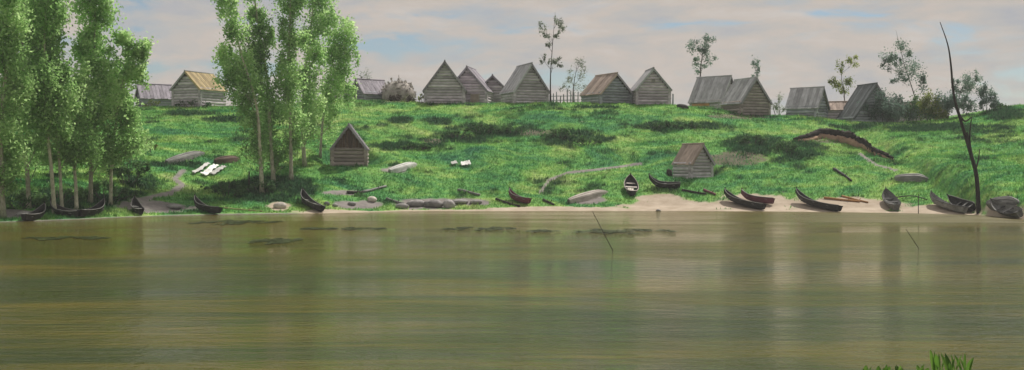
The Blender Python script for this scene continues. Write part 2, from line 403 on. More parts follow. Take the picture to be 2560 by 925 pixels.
EARTH = [(1830,397,95,16),(1340,332,50,8),(1085,352,28,7),(2200,300,60,5),(1130,258,80,4),(1840,292,70,6),(2080,350,80,9),(980,252,80,5)]
def masks(P):
    px, row = project(P)
    X, Y = P[..., 0], P[..., 1]
    n = fbm(X/1.6, Y/1.3, 31)-0.5; n2 = fbm(X/4.0, Y/3.0, 41)-0.5; n3 = fbm(X/0.7, Y/0.6, 51)-0.5
    sand = ell(px, row, SAND)+1.1*n+0.5*n3
    edge = (Y-shoreY(X))
    sand = np.maximum(sand, np.where(px > 780, 1.4-edge/(0.45+0.9*sstep(900, 1500, px)), 0)+0.8*n)
    mud = np.maximum(ell(px, row, MUD)+1.3*n+0.4*n3, np.where(px <= 800, 1.2-edge/0.5, 0)+n)
    mud = np.maximum(mud, pline(px, row, [(458,428),(437,447),(456,463),(425,484),(358,497)], 8)+0.8*n)
    mud = np.maximum(mud, pline(px, row, [(1352,480),(1374,450),(1418,432),(1500,423),(1600,410)], 4.5)+0.7*n)
    mud = np.maximum(mud, pline(px, row, [(2150,385),(2190,412),(2240,426)], 4)+0.6*n)
    weeds_shade = ell(px, row, WEEDS_SHADE)*1.0+1.6*n2+2.0*n+0.8*n3
    earth = ell(px, row, EARTH)+1.2*n+0.5*n2
    f = lambda v, a=0.4, b_=0.7: sstep(a, b_, v)
    sand, mud, earth = f(sand), f(mud), f(earth)
    ok = (Y > 80)
    return {'sand': sand*ok, 'mud': mud*ok, 'earth': earth*ok*0.85, 'weeds_shade': f(weeds_shade, 0.15, 1.0)*(1-sand)*(1-mud)*ok}

# ------------------------------------------------------------------ ground and water
xs = np.concatenate([[-420,-300,-200,-140,-110,-90,-80], np.arange(-74, 74.01, 0.27), [80,90,110,140,200,300,420]])
ys = np.concatenate([[-110,-60,-20,-5,0,2,4,7,10,14,18,22,26,30,36,44,52,60,68,74,78,82,84,86,88], np.arange(89, 152.01, 0.24), [153,155,158,162,170,185,210,260,350,500,700]])
XX, YY = np.meshgrid(xs, ys)
ZZ = ground(XX, YY)
P = np.stack([XX, YY, ZZ], -1)
att = {k: v.ravel() for k, v in masks(np.where(YY[..., None] > 1, P, 1.0)).items()}
nx, ny = len(xs), len(ys)
ii = (np.arange(ny-1)[:, None]*nx + np.arange(nx-1)[None]).ravel()
o = link('ground', mesh_np('ground', P.reshape(-1, 3), np.stack([ii, ii+1, ii+nx+1, ii+nx], 1), att, M['ground'], True))
tag(o, kind='structure')
o = link('river', mesh_np('river', [(-419,-109,0),(419,-109,0),(419,135,0),(-419,135,0)], [(0,1,2,3)], None, M['water']))
tag(o, kind='structure')

# grass: blades over the whole slope in view, taller over the dark growth and painted tree shade
rng = np.random.default_rng(7)
def scatter_grass(n, tall):
    Y = rng.uniform(86, 150, n); X = rng.uniform(-64, 64, n)*Y/147
    Pg = np.stack([X, Y, ground(X, Y)], -1)
    mk = masks(Pg)
    t_ = (Y-shoreY(X))
    keep = (t_ > 0.5) & (rng.random(n) > np.maximum(mk['sand'], np.maximum(mk['mud'], mk['earth']*0.75)))
    if tall: keep &= rng.random(n) < mk['weeds_shade']*0.9
    return Pg[keep], mk['weeds_shade'][keep]
def blades(Pg, wd, hmin, hmax, wmin, wmax, name, label):
    n = len(Pg)
    hgt = rng.uniform(hmin, hmax, n)*(0.5+1.0*fbm(Pg[:, 0]/0.8, Pg[:, 1]/0.8, 61)); w = rng.uniform(wmin, wmax, n)
    a = rng.uniform(0, math.pi, n); lean = rng.normal(0, 0.4, (n, 2))*hgt[:, None]
    dx = np.cos(a)*w; dy = np.sin(a)*w
    V = np.empty((n, 3, 3))
    V[:, 0] = Pg + np.stack([-dx, -dy, -0.04+0*dx], 1); V[:, 1] = Pg + np.stack([dx, dy, -0.04+0*dx], 1)
    V[:, 2] = Pg + np.stack([lean[:, 0], lean[:, 1], hgt], 1)
    rn = np.repeat(rng.random(n), 3)
    me = mesh_np(name, V.reshape(-1, 3), np.arange(3*n).reshape(-1, 3), {'rnd': rn, 'weeds_shade': np.repeat(wd, 3)}, M['grass'], n=3)
    tag(link(name, me), label, 'grass', kind='stuff')
Pg, wd = scatter_grass(330000, False)
blades(Pg, wd, 0.08, 0.26, 0.03, 0.07, 'meadow_grass', 'short green meadow grass covering the river bank')
Pg, wd = scatter_grass(420000, True)
tag_o = blades(Pg, wd, 0.15, 0.42, 0.04, 0.10, 'tall_weeds_shade', 'dark tall growth in patches on the slope, partly standing for tree shade')

# ------------------------------------------------------------------ foliage
def leaves(clumps, size, mat, name, seed, parent=None, droop=1.0, kind=None, flat=False):
    """clumps: (centre, radii, count, tone) in metres; every leaf is its own small diamond"""
    rg = np.random.default_rng(seed)
    VV = []; RR = []
    for c, r, n, tone in clumps:
        r = np.array(r); k = max(4, int(n/60))
        u = rg.normal(0, 1, (k, 3)); u /= np.linalg.norm(u, axis=1)[:, None]
        cen = u*(rg.random((k, 1))**0.45)*r*0.85
        idx = rg.integers(0, k, n)
        sub = rg.uniform(0.6, 1.3, k)[idx][:, None]
        p = cen[idx] + rg.normal(0, 1, (n, 3))*np.array([0.19, 0.19, 0.24*droop])*r*sub + np.array(c)
        tn = tone + rg.normal(0, 0.14, k)[idx] + rg.normal(0, 0.11, n)
        a = rg.normal(0, 1, (n, 3)); a /= np.linalg.norm(a, axis=1)[:, None]
        b_ = rg.normal(0, 1, (n, 3)); b_ -= (a*b_).sum(1)[:, None]*a; b_ /= np.linalg.norm(b_, axis=1)[:, None]
        if flat: a[:, 2] *= 0.05; b_[:, 2] *= 0.05
        s = rg.uniform(0.6, 1.25, n)[:, None]*size
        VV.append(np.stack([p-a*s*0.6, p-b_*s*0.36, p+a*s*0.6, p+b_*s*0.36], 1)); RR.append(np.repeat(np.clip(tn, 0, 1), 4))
    V = np.concatenate(VV).reshape(-1, 3)
    if flat: V[:, 2] = np.maximum(V[:, 2], 0.015)
    me = mesh_np(name, V, np.arange(len(V)).reshape(-1, 4), {'rnd': np.concatenate(RR)}, mat)
    return link(name, me, parent)
def spline(P, n=14):
    P = [Vector(p) for p in P]
    if len(P) == 2: return [P[0].lerp(P[1], i/n) for i in range(n+1)]
    Q = [P[0]*2-P[1]] + P + [P[-1]*2-P[-2]]; outp = []
    for i in range(1, len(Q)-2):
        for k in range(max(2, n//(len(P)-1))):
            s = k/max(2, n//(len(P)-1))
            a, b_, c, d_ = Q[i-1:i+3]
            outp.append(0.5*((2*b_)+(c-a)*s+(2*a-5*b_+4*c-d_)*s*s+(3*b_-a-3*c+d_)*s**3))
    outp.append(P[-1]); return outp
def tree(name, label, cat, path, Y, clumps, leaf, size, dens, bark, r0, seed, group=None, tone=0.5, rowbase=None, flatten=0.6, droop=1.0, limb=0.3):
    """path: trunk pixels from base to top; clumps: (px, row, rx, ry[, tone]) seen at the trunk's distance Y"""
    rnd = random.Random(seed)
    bx, brow = path[0]
    base = ray(bx, brow, Y); base.z = gz(base.x, base.y)
    T = thing(name, label, cat, base, 0, group)
    W = []
    for i, (px, row) in enumerate(path):
        p = ray(px, row, Y); p.y += rnd.uniform(-0.3, 0.3) if i else 0
        W.append(p - base)
    W[0] = Vector((0, 0, -0.25))
    tp = spline(W, 16)
    mb = MB(); n = len(tp)
    mb.tube(tp, [r0*(1-0.88*i/(n-1)) + (0.35*r0 if i == 0 else 0) for i in range(n)], 8)
    CL = []
    s = Y/F
    for cl in clumps:
        px, row, rx, ry = cl[:4]; tn = cl[4] if len(cl) > 4 else tone
        c = ray(px, row, Y); c.y += rnd.uniform(-0.6, 0.6)*rx*s
        c = c - base
        rad = (rx*s*1.22, rx*s*flatten*1.22, ry*s*1.2)
        CL.append((tuple(c), rad, max(90, int(dens*(0.85 if row < 290 else 0.55)*rx*ry)), tn + rnd.uniform(-0.15, 0.17)))
        zt = c.z - 0.8*ry*s - 0.6
        j = min(range(n), key=lambda q: abs(tp[q].z - zt) + 0.3*abs(tp[q].x-c.x))
        mid = tp[j].lerp(c, 0.55) + Vector((0, 0, -0.12*abs(c.x-tp[j].x)))
        mb.tube([tp[j], mid, c, c+Vector((0, 0, ry*s*0.6))], [r0*limb, r0*limb*0.6, r0*limb*0.35, 0.008], 5)
        for q in range(3):
            e = c + Vector((rnd.uniform(-.7, .7)*rad[0], rnd.uniform(-.7, .7)*rad[1], rnd.uniform(-.3, .8)*rad[2]))
            mb.tube([mid, mid.lerp(e, 0.5)+Vector((0, 0, -0.1)), e], [r0*limb*0.5, r0*limb*0.3, 0.006], 4)
    mb.build('trunk', bark, T, True)
    leaves(CL, size, leaf, 'crown', seed, T, droop)
    return T
GL = 'birches at the water on the left'; GM = 'birches beside the brown shed'
def birch(label, path, Y, clumps, seed, group, r0=0.16, dens=1.15, tone=0.5):
    if group == GL: clumps = [(c[0], c[1], c[2]*1.22, *c[3:]) for c in clumps]
    tree('birch_tree', label, 'tree', path, Y, clumps, M['leaf_birch'], 0.24, dens, M['bark_pale'], r0*1.35, seed, group, tone, limb=0.28)
def Yat(px, row): return hit(px, row).y
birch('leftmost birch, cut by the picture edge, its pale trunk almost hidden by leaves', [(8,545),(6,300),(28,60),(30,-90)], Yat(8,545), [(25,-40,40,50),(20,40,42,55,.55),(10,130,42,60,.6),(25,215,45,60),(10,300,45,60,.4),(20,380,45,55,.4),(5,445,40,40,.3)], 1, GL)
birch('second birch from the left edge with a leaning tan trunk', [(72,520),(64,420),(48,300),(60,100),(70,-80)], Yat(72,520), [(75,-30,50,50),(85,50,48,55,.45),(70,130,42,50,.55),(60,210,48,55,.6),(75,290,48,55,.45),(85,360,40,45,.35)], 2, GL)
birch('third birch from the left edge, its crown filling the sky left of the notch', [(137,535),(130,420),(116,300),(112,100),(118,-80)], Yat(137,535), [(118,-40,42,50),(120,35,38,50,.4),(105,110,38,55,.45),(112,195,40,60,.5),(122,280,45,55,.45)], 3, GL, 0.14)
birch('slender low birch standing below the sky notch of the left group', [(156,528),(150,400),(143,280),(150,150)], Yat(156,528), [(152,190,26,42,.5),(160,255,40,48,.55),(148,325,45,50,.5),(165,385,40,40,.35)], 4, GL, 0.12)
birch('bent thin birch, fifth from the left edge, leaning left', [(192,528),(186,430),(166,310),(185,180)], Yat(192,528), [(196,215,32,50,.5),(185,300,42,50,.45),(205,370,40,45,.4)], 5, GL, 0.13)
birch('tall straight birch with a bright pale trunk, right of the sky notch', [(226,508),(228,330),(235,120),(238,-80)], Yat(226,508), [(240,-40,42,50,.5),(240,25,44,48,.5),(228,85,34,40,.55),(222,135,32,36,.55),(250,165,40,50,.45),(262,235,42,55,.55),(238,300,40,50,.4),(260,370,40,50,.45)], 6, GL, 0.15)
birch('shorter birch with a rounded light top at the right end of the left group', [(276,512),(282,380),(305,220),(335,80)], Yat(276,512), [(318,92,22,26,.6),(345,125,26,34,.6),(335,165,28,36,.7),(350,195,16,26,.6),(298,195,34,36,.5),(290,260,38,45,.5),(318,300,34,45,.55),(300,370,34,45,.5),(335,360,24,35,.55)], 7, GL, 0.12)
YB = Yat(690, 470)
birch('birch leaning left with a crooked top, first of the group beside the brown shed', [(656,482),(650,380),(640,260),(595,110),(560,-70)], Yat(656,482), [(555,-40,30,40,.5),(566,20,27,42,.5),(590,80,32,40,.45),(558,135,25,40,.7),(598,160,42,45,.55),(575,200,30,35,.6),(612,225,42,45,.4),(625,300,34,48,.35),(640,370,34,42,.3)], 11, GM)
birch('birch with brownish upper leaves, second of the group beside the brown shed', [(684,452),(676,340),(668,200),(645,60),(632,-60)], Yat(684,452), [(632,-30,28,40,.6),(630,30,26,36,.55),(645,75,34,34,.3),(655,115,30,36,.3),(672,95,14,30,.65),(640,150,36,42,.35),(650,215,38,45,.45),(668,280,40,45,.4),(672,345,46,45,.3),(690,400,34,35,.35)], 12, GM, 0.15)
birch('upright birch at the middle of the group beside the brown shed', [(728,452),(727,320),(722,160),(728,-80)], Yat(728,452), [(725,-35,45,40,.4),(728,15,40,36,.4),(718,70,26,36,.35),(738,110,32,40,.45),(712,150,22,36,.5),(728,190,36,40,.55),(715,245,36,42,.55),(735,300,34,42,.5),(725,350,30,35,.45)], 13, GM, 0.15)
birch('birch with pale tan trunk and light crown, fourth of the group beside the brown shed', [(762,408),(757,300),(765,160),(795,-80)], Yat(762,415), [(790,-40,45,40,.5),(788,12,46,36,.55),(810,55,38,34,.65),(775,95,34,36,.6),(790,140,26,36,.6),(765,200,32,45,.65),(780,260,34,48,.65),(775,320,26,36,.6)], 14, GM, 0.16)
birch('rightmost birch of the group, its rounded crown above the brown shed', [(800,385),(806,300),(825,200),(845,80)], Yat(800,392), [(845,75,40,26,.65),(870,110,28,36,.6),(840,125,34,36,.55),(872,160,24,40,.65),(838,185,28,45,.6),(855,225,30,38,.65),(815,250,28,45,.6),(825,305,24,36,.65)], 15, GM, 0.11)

def bush(name, label, px, row, w, h, leaf, seed, cat='bush', Y=None, size=0.2, dens=1.0, tone=0.5, group=None, off=0.0):
    p = hit(px, row) if Y is None else ray(px, row, Y)
    p.z = gz(p.x, p.y)
    T = thing(name, label, cat, p, 0, group)
    rnd = random.Random(seed); mb = MB(); CL = []
    s = p.y/F; w *= s; h *= s
    k = max(3, int(round(w/h*3)))
    for i in range(k):
        x = (i+0.5)/k*w-w/2+rnd.uniform(-.1, .1)*w; e = 1-abs(x/(w/2))**2*0.55
        z = h*e*rnd.uniform(.45, .7); y = rnd.uniform(-.2, .2)*w
        CL.append(((x, y, z), (w/k*1.1+0.1, w/k*1.0+0.1, h*e*0.42), int(dens*170*max(.3, w*h/k)), tone+rnd.uniform(-.12, .12)))
        mb.tube([(x*0.3, y*0.3, -0.15), (x*0.7, y*0.7, z*0.5), (x, y, z*1.3)], [0.05, 0.035, 0.008], 5)
    mb.build('stem', M['bark_grey'], T)
    leaves(CL, size, leaf, 'foliage', seed, T)
    return T
bush('willow_bush', 'dark green bush at the water in the lower left corner', 45, 520, 130, 55, M['leaf_dark'], 21, tone=.8)
bush('willow_bush', 'dark green bush around the foot of the left birches', 150, 505, 130, 45, M['leaf_dark'], 22, tone=.85)
bush('willow_bush', 'dark green bush at the right foot of the left birches', 265, 500, 130, 55, M['leaf_dark'], 23, tone=.7)
bush('willow_bush', 'mid green bush added in place of the shade right of the left birches', 318, 460, 90, 75, M['leaf_dark'], 24, tone=.6)  # bush added to stand for the wedge of shade here
bush('willow_bush', 'light green shrub filling the gap behind the two leftmost birch trunks', 60, 455, 150, 130, M['leaf_birch'], 31, tone=.3, dens=.7)
bush('willow_bush', 'light green shrub behind the middle trunks of the left birches', 190, 440, 140, 125, M['leaf_birch'], 32, tone=.35, dens=.7)
bush('willow_bush', 'light green shrub on the slope right behind the left birches', 300, 420, 110, 110, M['leaf_birch'], 33, tone=.4, dens=.7)
bush('willow_bush', 'dark bush left of the birch trunks beside the brown shed', 570, 490, 95, 45, M['leaf_dark'], 25, tone=.35)
bush('willow_bush', 'low dark bush under the birch trunks beside the brown shed', 655, 480, 110, 32, M['leaf_dark'], 26, tone=.4)
bush('willow_bush', 'dark bush at the foot of the grey house behind the birches', 485, 277, 90, 20, M['leaf_dark'], 27, tone=.35, Y=146.2, size=.15)
bush('willow_bush', 'brownish low bush in front of the dark barn at upper left', 385, 280, 40, 22, M['leaf_olive'], 28, tone=.2, Y=146.2, size=.15)
bush('willow_bush', 'small twisted shrub on the slope left of the long grey boat', 372, 380, 34, 32, M['leaf_olive'], 29, tone=.3, size=.16)

GD = 'low dark shrubs on the slope'
for i, (px, row, w, h, lab) in enumerate([(1140,346,70,14,'leftmost low dark shrub on the slope below the steep-gabled house'), (1205,332,80,20,'low dark shrub in the middle of the slope, below the dim back house'),
    (1275,334,70,16,'low dark shrub on the slope below the large gabled house'), (1395,345,70,18,'low dark shrub on the slope below the tall thin tree'), (1465,362,80,16,'low dark shrub slanting down the slope below the bluish house'),
    (1660,320,70,12,'low dark shrub on the slope below the lone post'), (1728,322,60,12,'low dark shrub on the slope below the big barn'), (1885,362,70,20,'low dark shrub on the slope right above the bare brown earth'),
    (1960,380,80,20,'low dark shrub at the left end of the broken earth bank'), (1040,372,80,10,'low dark shrub above the whitish upturned boat')]):
    bush('low_shrub', lab, px, row, w, h*1.5, M['leaf_dark'], 400+i, tone=.5, size=.17, dens=1.3, group=GD)

# ------------------------------------------------------------------ houses
_logs = {}
def log_mesh(Ln, r, mat):
    key = (round(Ln, 1), round(r, 3), mat.name)
    if key not in _logs:
        mb = MB(); mb.tube([(-Ln/2, 0, 0), (Ln/2, 0, 0)], [r, r*0.94], 8)
        _logs[key] = mb.mesh('log', mat)
    return _logs[key]
_pl = {}
def plank_mesh(d, mat):
    key = (tuple(round(v, 2) for v in d), mat.name)
    if key not in _pl: _pl[key] = MB().box((0, 0, 0), d).mesh('plank', mat)
    return _pl[key]
def house(name, label, cat, loc, w, l, wh, rh, theta, logm, roofL, roofR=None, over=0.35, eave=0.4, group=None, c=0.34, door=None, hole=None, gable_boards=None, seed=0, roofdrop=0.0):
    """gable wall faces local -Y, ridge along local Y; loc is the middle of the footprint"""
    rnd = random.Random(seed); roofR = roofR or roofL
    T = thing(name, label, cat, loc, theta, group)
    hw, hl = w/2, l/2
    z0 = -0.5
    i_ = 0.10
    V = [(-hw+i_, y, z) for y in (-hl+i_, hl-i_) for z in (z0, wh)] + [(hw-i_, y, z) for y in (-hl+i_, hl-i_) for z in (z0, wh)]
    V += [(0, -hl+i_, wh+rh-0.18), (0, hl-i_, wh+rh-0.18)]
    Fc = [(0,4,5,8,1), (2,3,9,7,6), (0,1,3,2), (4,6,7,5), (1,8,9,3), (5,7,9,8), (0,2,6,4)]
    core = link('wall', mesh_py('wall', V, Fc, M['core']), T)
    n = int(math.ceil((wh+0.1)/c))
    def lg(Ln, p, rz):
        o_ = link('log', log_mesh(Ln, c*0.54, logm), core, p, (rnd.uniform(0, 6.28), 0, rz+rnd.uniform(-.006, .006)))
        return o_
    for k in range(n):
        z = wh - (k+0.5)*c
        lg(w+0.4, (0, -hl, z), 0)
        for sx in (-1, 1): lg(l+0.4, (sx*hw, 0, z+c*0.5 if k else z+c*0.15), math.pi/2)
    lg(w+0.4, (0, hl, wh-c*0.5), 0)
    k = 0
    while True:
        z = wh+(k+0.5)*c
        Ln = w*(1-(z+c*0.45-wh)/rh)-0.1
        if Ln < 0.35: break
        if gable_boards:
            pass
        else:
            lg(Ln, (0, -hl, z), 0)
        k += 1
    if gable_boards:
        bw = 0.3; m_ = int(w/bw)
        for q in range(m_):
            x = (q+0.5)*w/m_-hw
            hgt = rh*(1-(abs(x)+bw*0.3)/hw)-0.05
            if hgt < 0.15: continue
            link('gable_board', plank_mesh((bw*0.93, 0.06, round(hgt, 1)), gable_boards), core, (x, -hl-0.10+rnd.uniform(-.01, .01), wh+hgt/2-0.03))
    # roof: two thin decks and boards laid down the slope
    sl = math.hypot(hw, rh); ang = math.atan2(rh, hw); e = eave
    deck = MB()
    for s in (-1, 1):
        m_ = Matrix.Rotation(s*ang, 3, 'Y')
        cc = m_ @ Vector((s*(sl-e*0)/2, 0, 0)) if False else None
        mid = Vector((s*hw/2, 0, wh+rh/2)); dn = Vector((s*hw, 0, -rh)).normalized(); nr = Vector((s*rh, 0, hw)).normalized()
        deck.box(mid+dn*(e/2)-nr*0.02, (sl+e, l+2*over-0.1, 0.05), Matrix.Rotation(s*ang, 3, 'Y'))
    roof = deck.build('roof', M['core'], T)
    m_ = max(6, int(round((l+2*over)/0.42))); bw = (l+2*over)/m_
    for s, rm in ((-1, roofL), (1, roofR)):
        mid = Vector((s*hw/2, 0, wh+rh/2)); dn = Vector((s*hw, 0, -rh)).normalized(); nr = Vector((s*rh, 0, hw)).normalized()
        for q in range(m_):
            y = (q+0.5)*bw-(l/2+over)
            ex = rnd.uniform(-.06, .10)
            o_ = link('roof_board', plank_mesh((round(sl+e+0.05, 1), bw*0.94, 0.05), rm), roof, mid+dn*((e+ex)/2)+nr*(0.055+rnd.uniform(-.012, .02))+Vector((0, y, 0)))
            o_.rotation_euler = (rnd.uniform(-.02, .02), s*ang, rnd.uniform(-.012, .012))
    for s in (-1, 1):
        mid = Vector((s*hw/2, 0, wh+rh/2)); dn = Vector((s*hw, 0, -rh)).normalized()
        o_ = link('bargeboard', plank_mesh((round(sl+e, 1), 0.06, 0.22), roofR if s > 0 else roofL), roof, mid+dn*(e/2)+Vector((0, -hl-over-0.04, -0.02)))
        o_.rotation_euler = (0, s*ang, 0)
    o_ = link('ridge_log', log_mesh(l+2*over+0.2, 0.10, roofL), roof, (0, 0, wh+rh+0.10), (0, 0.01, math.pi/2))
    if door:
        dx, dw, dh, dm = door
        dr = link('door', plank_mesh((dw, 0.08, dh), dm), T, (dx, -hl-c*0.54-0.05, dh/2+0.05))
        for sx in (-1, 1): link('door_frame', plank_mesh((0.1, 0.12, dh+0.1), M['log_brown']), dr, (sx*(dw/2+0.05), 0, 0.05))
    if hole:
        hx, hz, hs_ = hole
        wd_ = link('loft_opening', plank_mesh((hs_, 0.08, hs_), M['core']), T, (hx, -hl-c*0.54-0.03, hz))
        for sx in (-1, 1): link('frame', plank_mesh((0.08, 0.1, hs_+0.1), M['log_brown']), wd_, (sx*(hs_/2+0.04), 0, 0))
    return T
def hb(px, Y):
    p = ray(px, 300, Y); p.z = gz(p.x, p.y); return p
GH = 'log houses along the crest'
house('log_house', 'grey gabled log house with an ochre right roof, seen between the two birch groups', 'house', hb(498,149), 3.9, 4.6, 2.3, 1.9, R(-24), M['log_grey'], M['roof_grey'], M['roof_ochre'], group=GH, seed=1)
house('barn', 'low dark barn just left of the grey house with ochre roof', 'barn', hb(386,150.5), 3.2, 3.3, 1.5, 1.5, R(-62), M['log_blue'], M['roof_dark'], group=GH, seed=2)
house('barn', 'small dark hut glimpsed through the right edge of the left birches', 'hut', hb(306,151.5), 2.3, 3, 1.7, 1.5, R(15), M['log_blue'], M['roof_dark'], group=GH, seed=3)
house('barn', 'grey hut half hidden behind the crowns of the birches beside the shed', 'hut', hb(843,152), 2.8, 3.2, 1.7, 1.5, R(20), M['log_grey'], M['roof_dark'], group=GH, seed=4)
house('log_house', 'steep-gabled log house at the left end of the central row, facing the river', 'house', hb(1112,149.4), 4.5, 4.8, 1.9, 3.05, R(3), M['log_grey'], M['roof_dark'], group=GH, seed=5, eave=.55)
house('log_house', 'log house with a pinkish door, just behind the leftmost steep gable', 'house', hb(1178,153.8), 4.7, 4.6, 2.0, 2.7, R(-10), M['log_mauve'], M['roof_dark'], group=GH, seed=6, door=(1.0, 0.95, 1.35, M['roof_pink']))
house('log_house', 'small dim log house farthest back, between the two steep gables', 'house', hb(1232,157), 3.9, 4, 2.0, 1.9, R(0), M['log_mauve'], M['roof_dark'], group=GH, seed=7)
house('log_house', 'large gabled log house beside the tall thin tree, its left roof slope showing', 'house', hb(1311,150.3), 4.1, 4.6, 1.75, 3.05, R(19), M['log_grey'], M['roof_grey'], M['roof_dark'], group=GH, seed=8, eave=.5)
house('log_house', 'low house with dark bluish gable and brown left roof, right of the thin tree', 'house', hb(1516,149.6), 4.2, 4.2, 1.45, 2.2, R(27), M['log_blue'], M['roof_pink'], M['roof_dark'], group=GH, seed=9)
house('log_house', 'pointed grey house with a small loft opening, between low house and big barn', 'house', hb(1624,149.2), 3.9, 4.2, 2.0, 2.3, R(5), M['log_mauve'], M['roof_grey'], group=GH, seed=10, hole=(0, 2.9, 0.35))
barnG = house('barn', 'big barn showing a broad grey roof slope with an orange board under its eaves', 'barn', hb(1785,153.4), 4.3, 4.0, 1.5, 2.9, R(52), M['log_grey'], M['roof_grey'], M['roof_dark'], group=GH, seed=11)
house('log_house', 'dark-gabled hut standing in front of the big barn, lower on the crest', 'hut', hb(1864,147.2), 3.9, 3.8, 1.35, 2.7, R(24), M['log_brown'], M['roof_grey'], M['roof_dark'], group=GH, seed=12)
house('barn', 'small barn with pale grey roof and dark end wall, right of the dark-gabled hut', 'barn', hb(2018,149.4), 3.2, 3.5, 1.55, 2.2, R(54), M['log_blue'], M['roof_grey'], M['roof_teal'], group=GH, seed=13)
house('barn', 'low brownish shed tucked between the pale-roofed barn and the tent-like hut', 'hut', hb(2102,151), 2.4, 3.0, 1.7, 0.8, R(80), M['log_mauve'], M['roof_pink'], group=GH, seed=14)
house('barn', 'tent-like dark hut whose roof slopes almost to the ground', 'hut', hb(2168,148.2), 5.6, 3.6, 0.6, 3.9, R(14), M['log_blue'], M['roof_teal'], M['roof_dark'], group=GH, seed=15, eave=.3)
house('barn', 'long low shed with purplish roof behind the bushes at right', 'shed', hb(2300,152.5), 2.6, 5.2, 1.3, 1.1, R(84), M['log_mauve'], M['boat_brown'], group=GH, seed=16)
house('barn', 'low dark lean hut with sagging roof right of the birches', 'hut', hb(925,152), 2.8, 3.4, 1.3, 1.5, R(-50), M['log_blue'], M['roof_dark'], group=GH, seed=17)
house('shed', 'brown log shed with dark boarded gable on the slope beside the birches', 'shed', (shedA.x, shedA.y+1.75, shedA.z), 3.25, 3.3, 1.9, 2.15, R(4), M['log_brown'], M['roof_dark'], c=0.36, gable_boards=M['boat_brown'], seed=18, eave=.3)
house('shed', 'grey shed with pinkish left roof just above the sandy beach', 'shed', (shedB.x, shedB.y+1.5, shedB.z), 2.6, 2.4, 1.6, 1.75, R(32), M['log_grey'], M['roof_pink'], M['roof_dark'], c=0.32, seed=19, eave=.3)
link('eave_board', plank_mesh((0.06, 2.4, 0.3), M['orange_board']), barnG, (-2.45, 0.5, 0.93))['label'] = 'orange pine board'

# ------------------------------------------------------------------ trees and bushes of the village
GT = 'thin trees of the village'
tree('aspen_tree', 'tall thin tree with sparse leaf clumps beside the large gabled house', 'tree', [(1377,254),(1376,200),(1380,130),(1388,30)], 147.6, [(1360,75,12,18,.4),(1395,55,14,14,.5),(1378,92,16,12,.4),(1357,145,10,14,.4),(1384,160,20,12,.45),(1392,148,12,8,.5),(1405,75,12,14,.6),(1368,110,10,8,.4)], M['leaf_grey'], .2, 1.0, M['bark_dark'], .10, 41, GT, tone=.4)
tree('willow_tree', 'wispy grey-green small tree left of the low bluish house', 'tree', [(1432,255),(1434,215),(1445,150)], 149.5, [(1448,160,22,18,.6),(1425,190,20,20,.6),(1455,185,18,22,.65),(1437,215,26,16,.55),(1412,215,14,16,.5)], M['leaf_grey'], .17, .45, M['bark_grey'], .09, 42, GT)
tree('aspen_tree', 'bluish round-topped tree rising behind the big barn', 'tree', [(1752,268),(1750,190),(1756,140),(1765,95)], 156, [(1768,98,20,18,.35),(1740,115,20,20,.4),(1762,130,18,16,.5),(1775,148,16,14,.55),(1745,150,18,14,.65),(1752,172,18,12,.6)], M['leaf_blue'], .2, 1.1, M['bark_grey'], .12, 43, GT)
tree('aspen_tree', 'slim young tree behind the dark-gabled hut', 'tree', [(1898,290),(1896,230),(1890,160)], 151.5, [(1886,160,10,14,.6),(1894,175,11,16,.5),(1888,195,10,14,.6),(1897,215,7,12,.5)], M['leaf_blue'], .18, 1.3, M['bark_dark'], .07, 44, GT)
tree('willow_tree', 'olive tree with one bluish tuft, between pale-roofed barn and tent-like hut', 'tree', [(2112,296),(2110,235),(2104,190),(2115,150)], 152.5, [(2098,165,10,18,.6),(2080,200,18,14,.5),(2112,205,22,18,.5),(2105,222,18,14,.7),(2133,155,17,15,.9)], M['leaf_olive'], .2, 1.2, M['bark_grey'], .08, 45, GT)
tree('aspen_tree', 'tall airy bluish tree leaning left over the long low shed', 'tree', [(2305,300),(2285,230),(2260,160),(2240,75)], 150.2, [(2262,118,20,26,.5),(2228,135,22,18,.65),(2222,165,16,20,.3),(2265,175,32,26,.6),(2248,200,24,12,.35),(2306,203,18,26,.45),(2240,150,16,14,.6)], M['leaf_blue'], .2, 1.1, M['bark_grey'], .09, 46, GT)
tree('aspen_tree', 'bluish tree with rounded crown behind the bare dead tree', 'tree', [(2398,290),(2398,240),(2420,190)], 148.5, [(2395,215,15,22,.55),(2425,205,24,24,.6),(2415,225,18,18,.55),(2440,195,14,16,.6)], M['leaf_blue'], .2, 1.1, M['bark_grey'], .08, 47, GT)
GB = 'bushes along the right of the crest'
for i, (px, row, w, h, lf, tn, lab) in enumerate([
    (2205,318,70,85,'leaf_blue',.35,'dark bush at the right foot of the tent-like hut'),
    (2245,315,64,85,'leaf_blue',.45,'second bush right of the tent-like hut'),
    (2290,318,62,72,'leaf_dark',.6,'dark bush in front of the long low shed'),
    (2325,330,58,75,'leaf_olive',.35,'greener bush lower on the slope before the long low shed'),
    (2365,312,52,85,'leaf_blue',.4,'tall dark bush just left of the bare dead tree'),
    (2405,300,52,62,'leaf_blue',.55,'pale bush just right of the bare dead tree on the crest'),
    (2465,298,50,72,'leaf_blue',.3,'pointed dark bush nearest the right hill on the crest'),
    (2500,285,40,24,'leaf_dark',.5,'low bush on the shoulder of the right hill')]):
    bush('crest_bush', lab, px, row, w, h, M[lf], 50+i, Y=146.0+0.25*(i % 3), size=.19, tone=tn, group=GB, dens=1.3)
bush('crest_bush', 'faint grey bush between dark-gabled hut and pale-roofed barn', 1950, 290, 55, 70, M['leaf_grey'], 60, Y=153, tone=.75, size=.17, dens=.5)
bush('crest_bush', 'grey scrubby bush at the left of the haystack', 915, 250, 50, 80, M['leaf_grey'], 61, Y=154.5, tone=.45, size=.17, dens=.7)
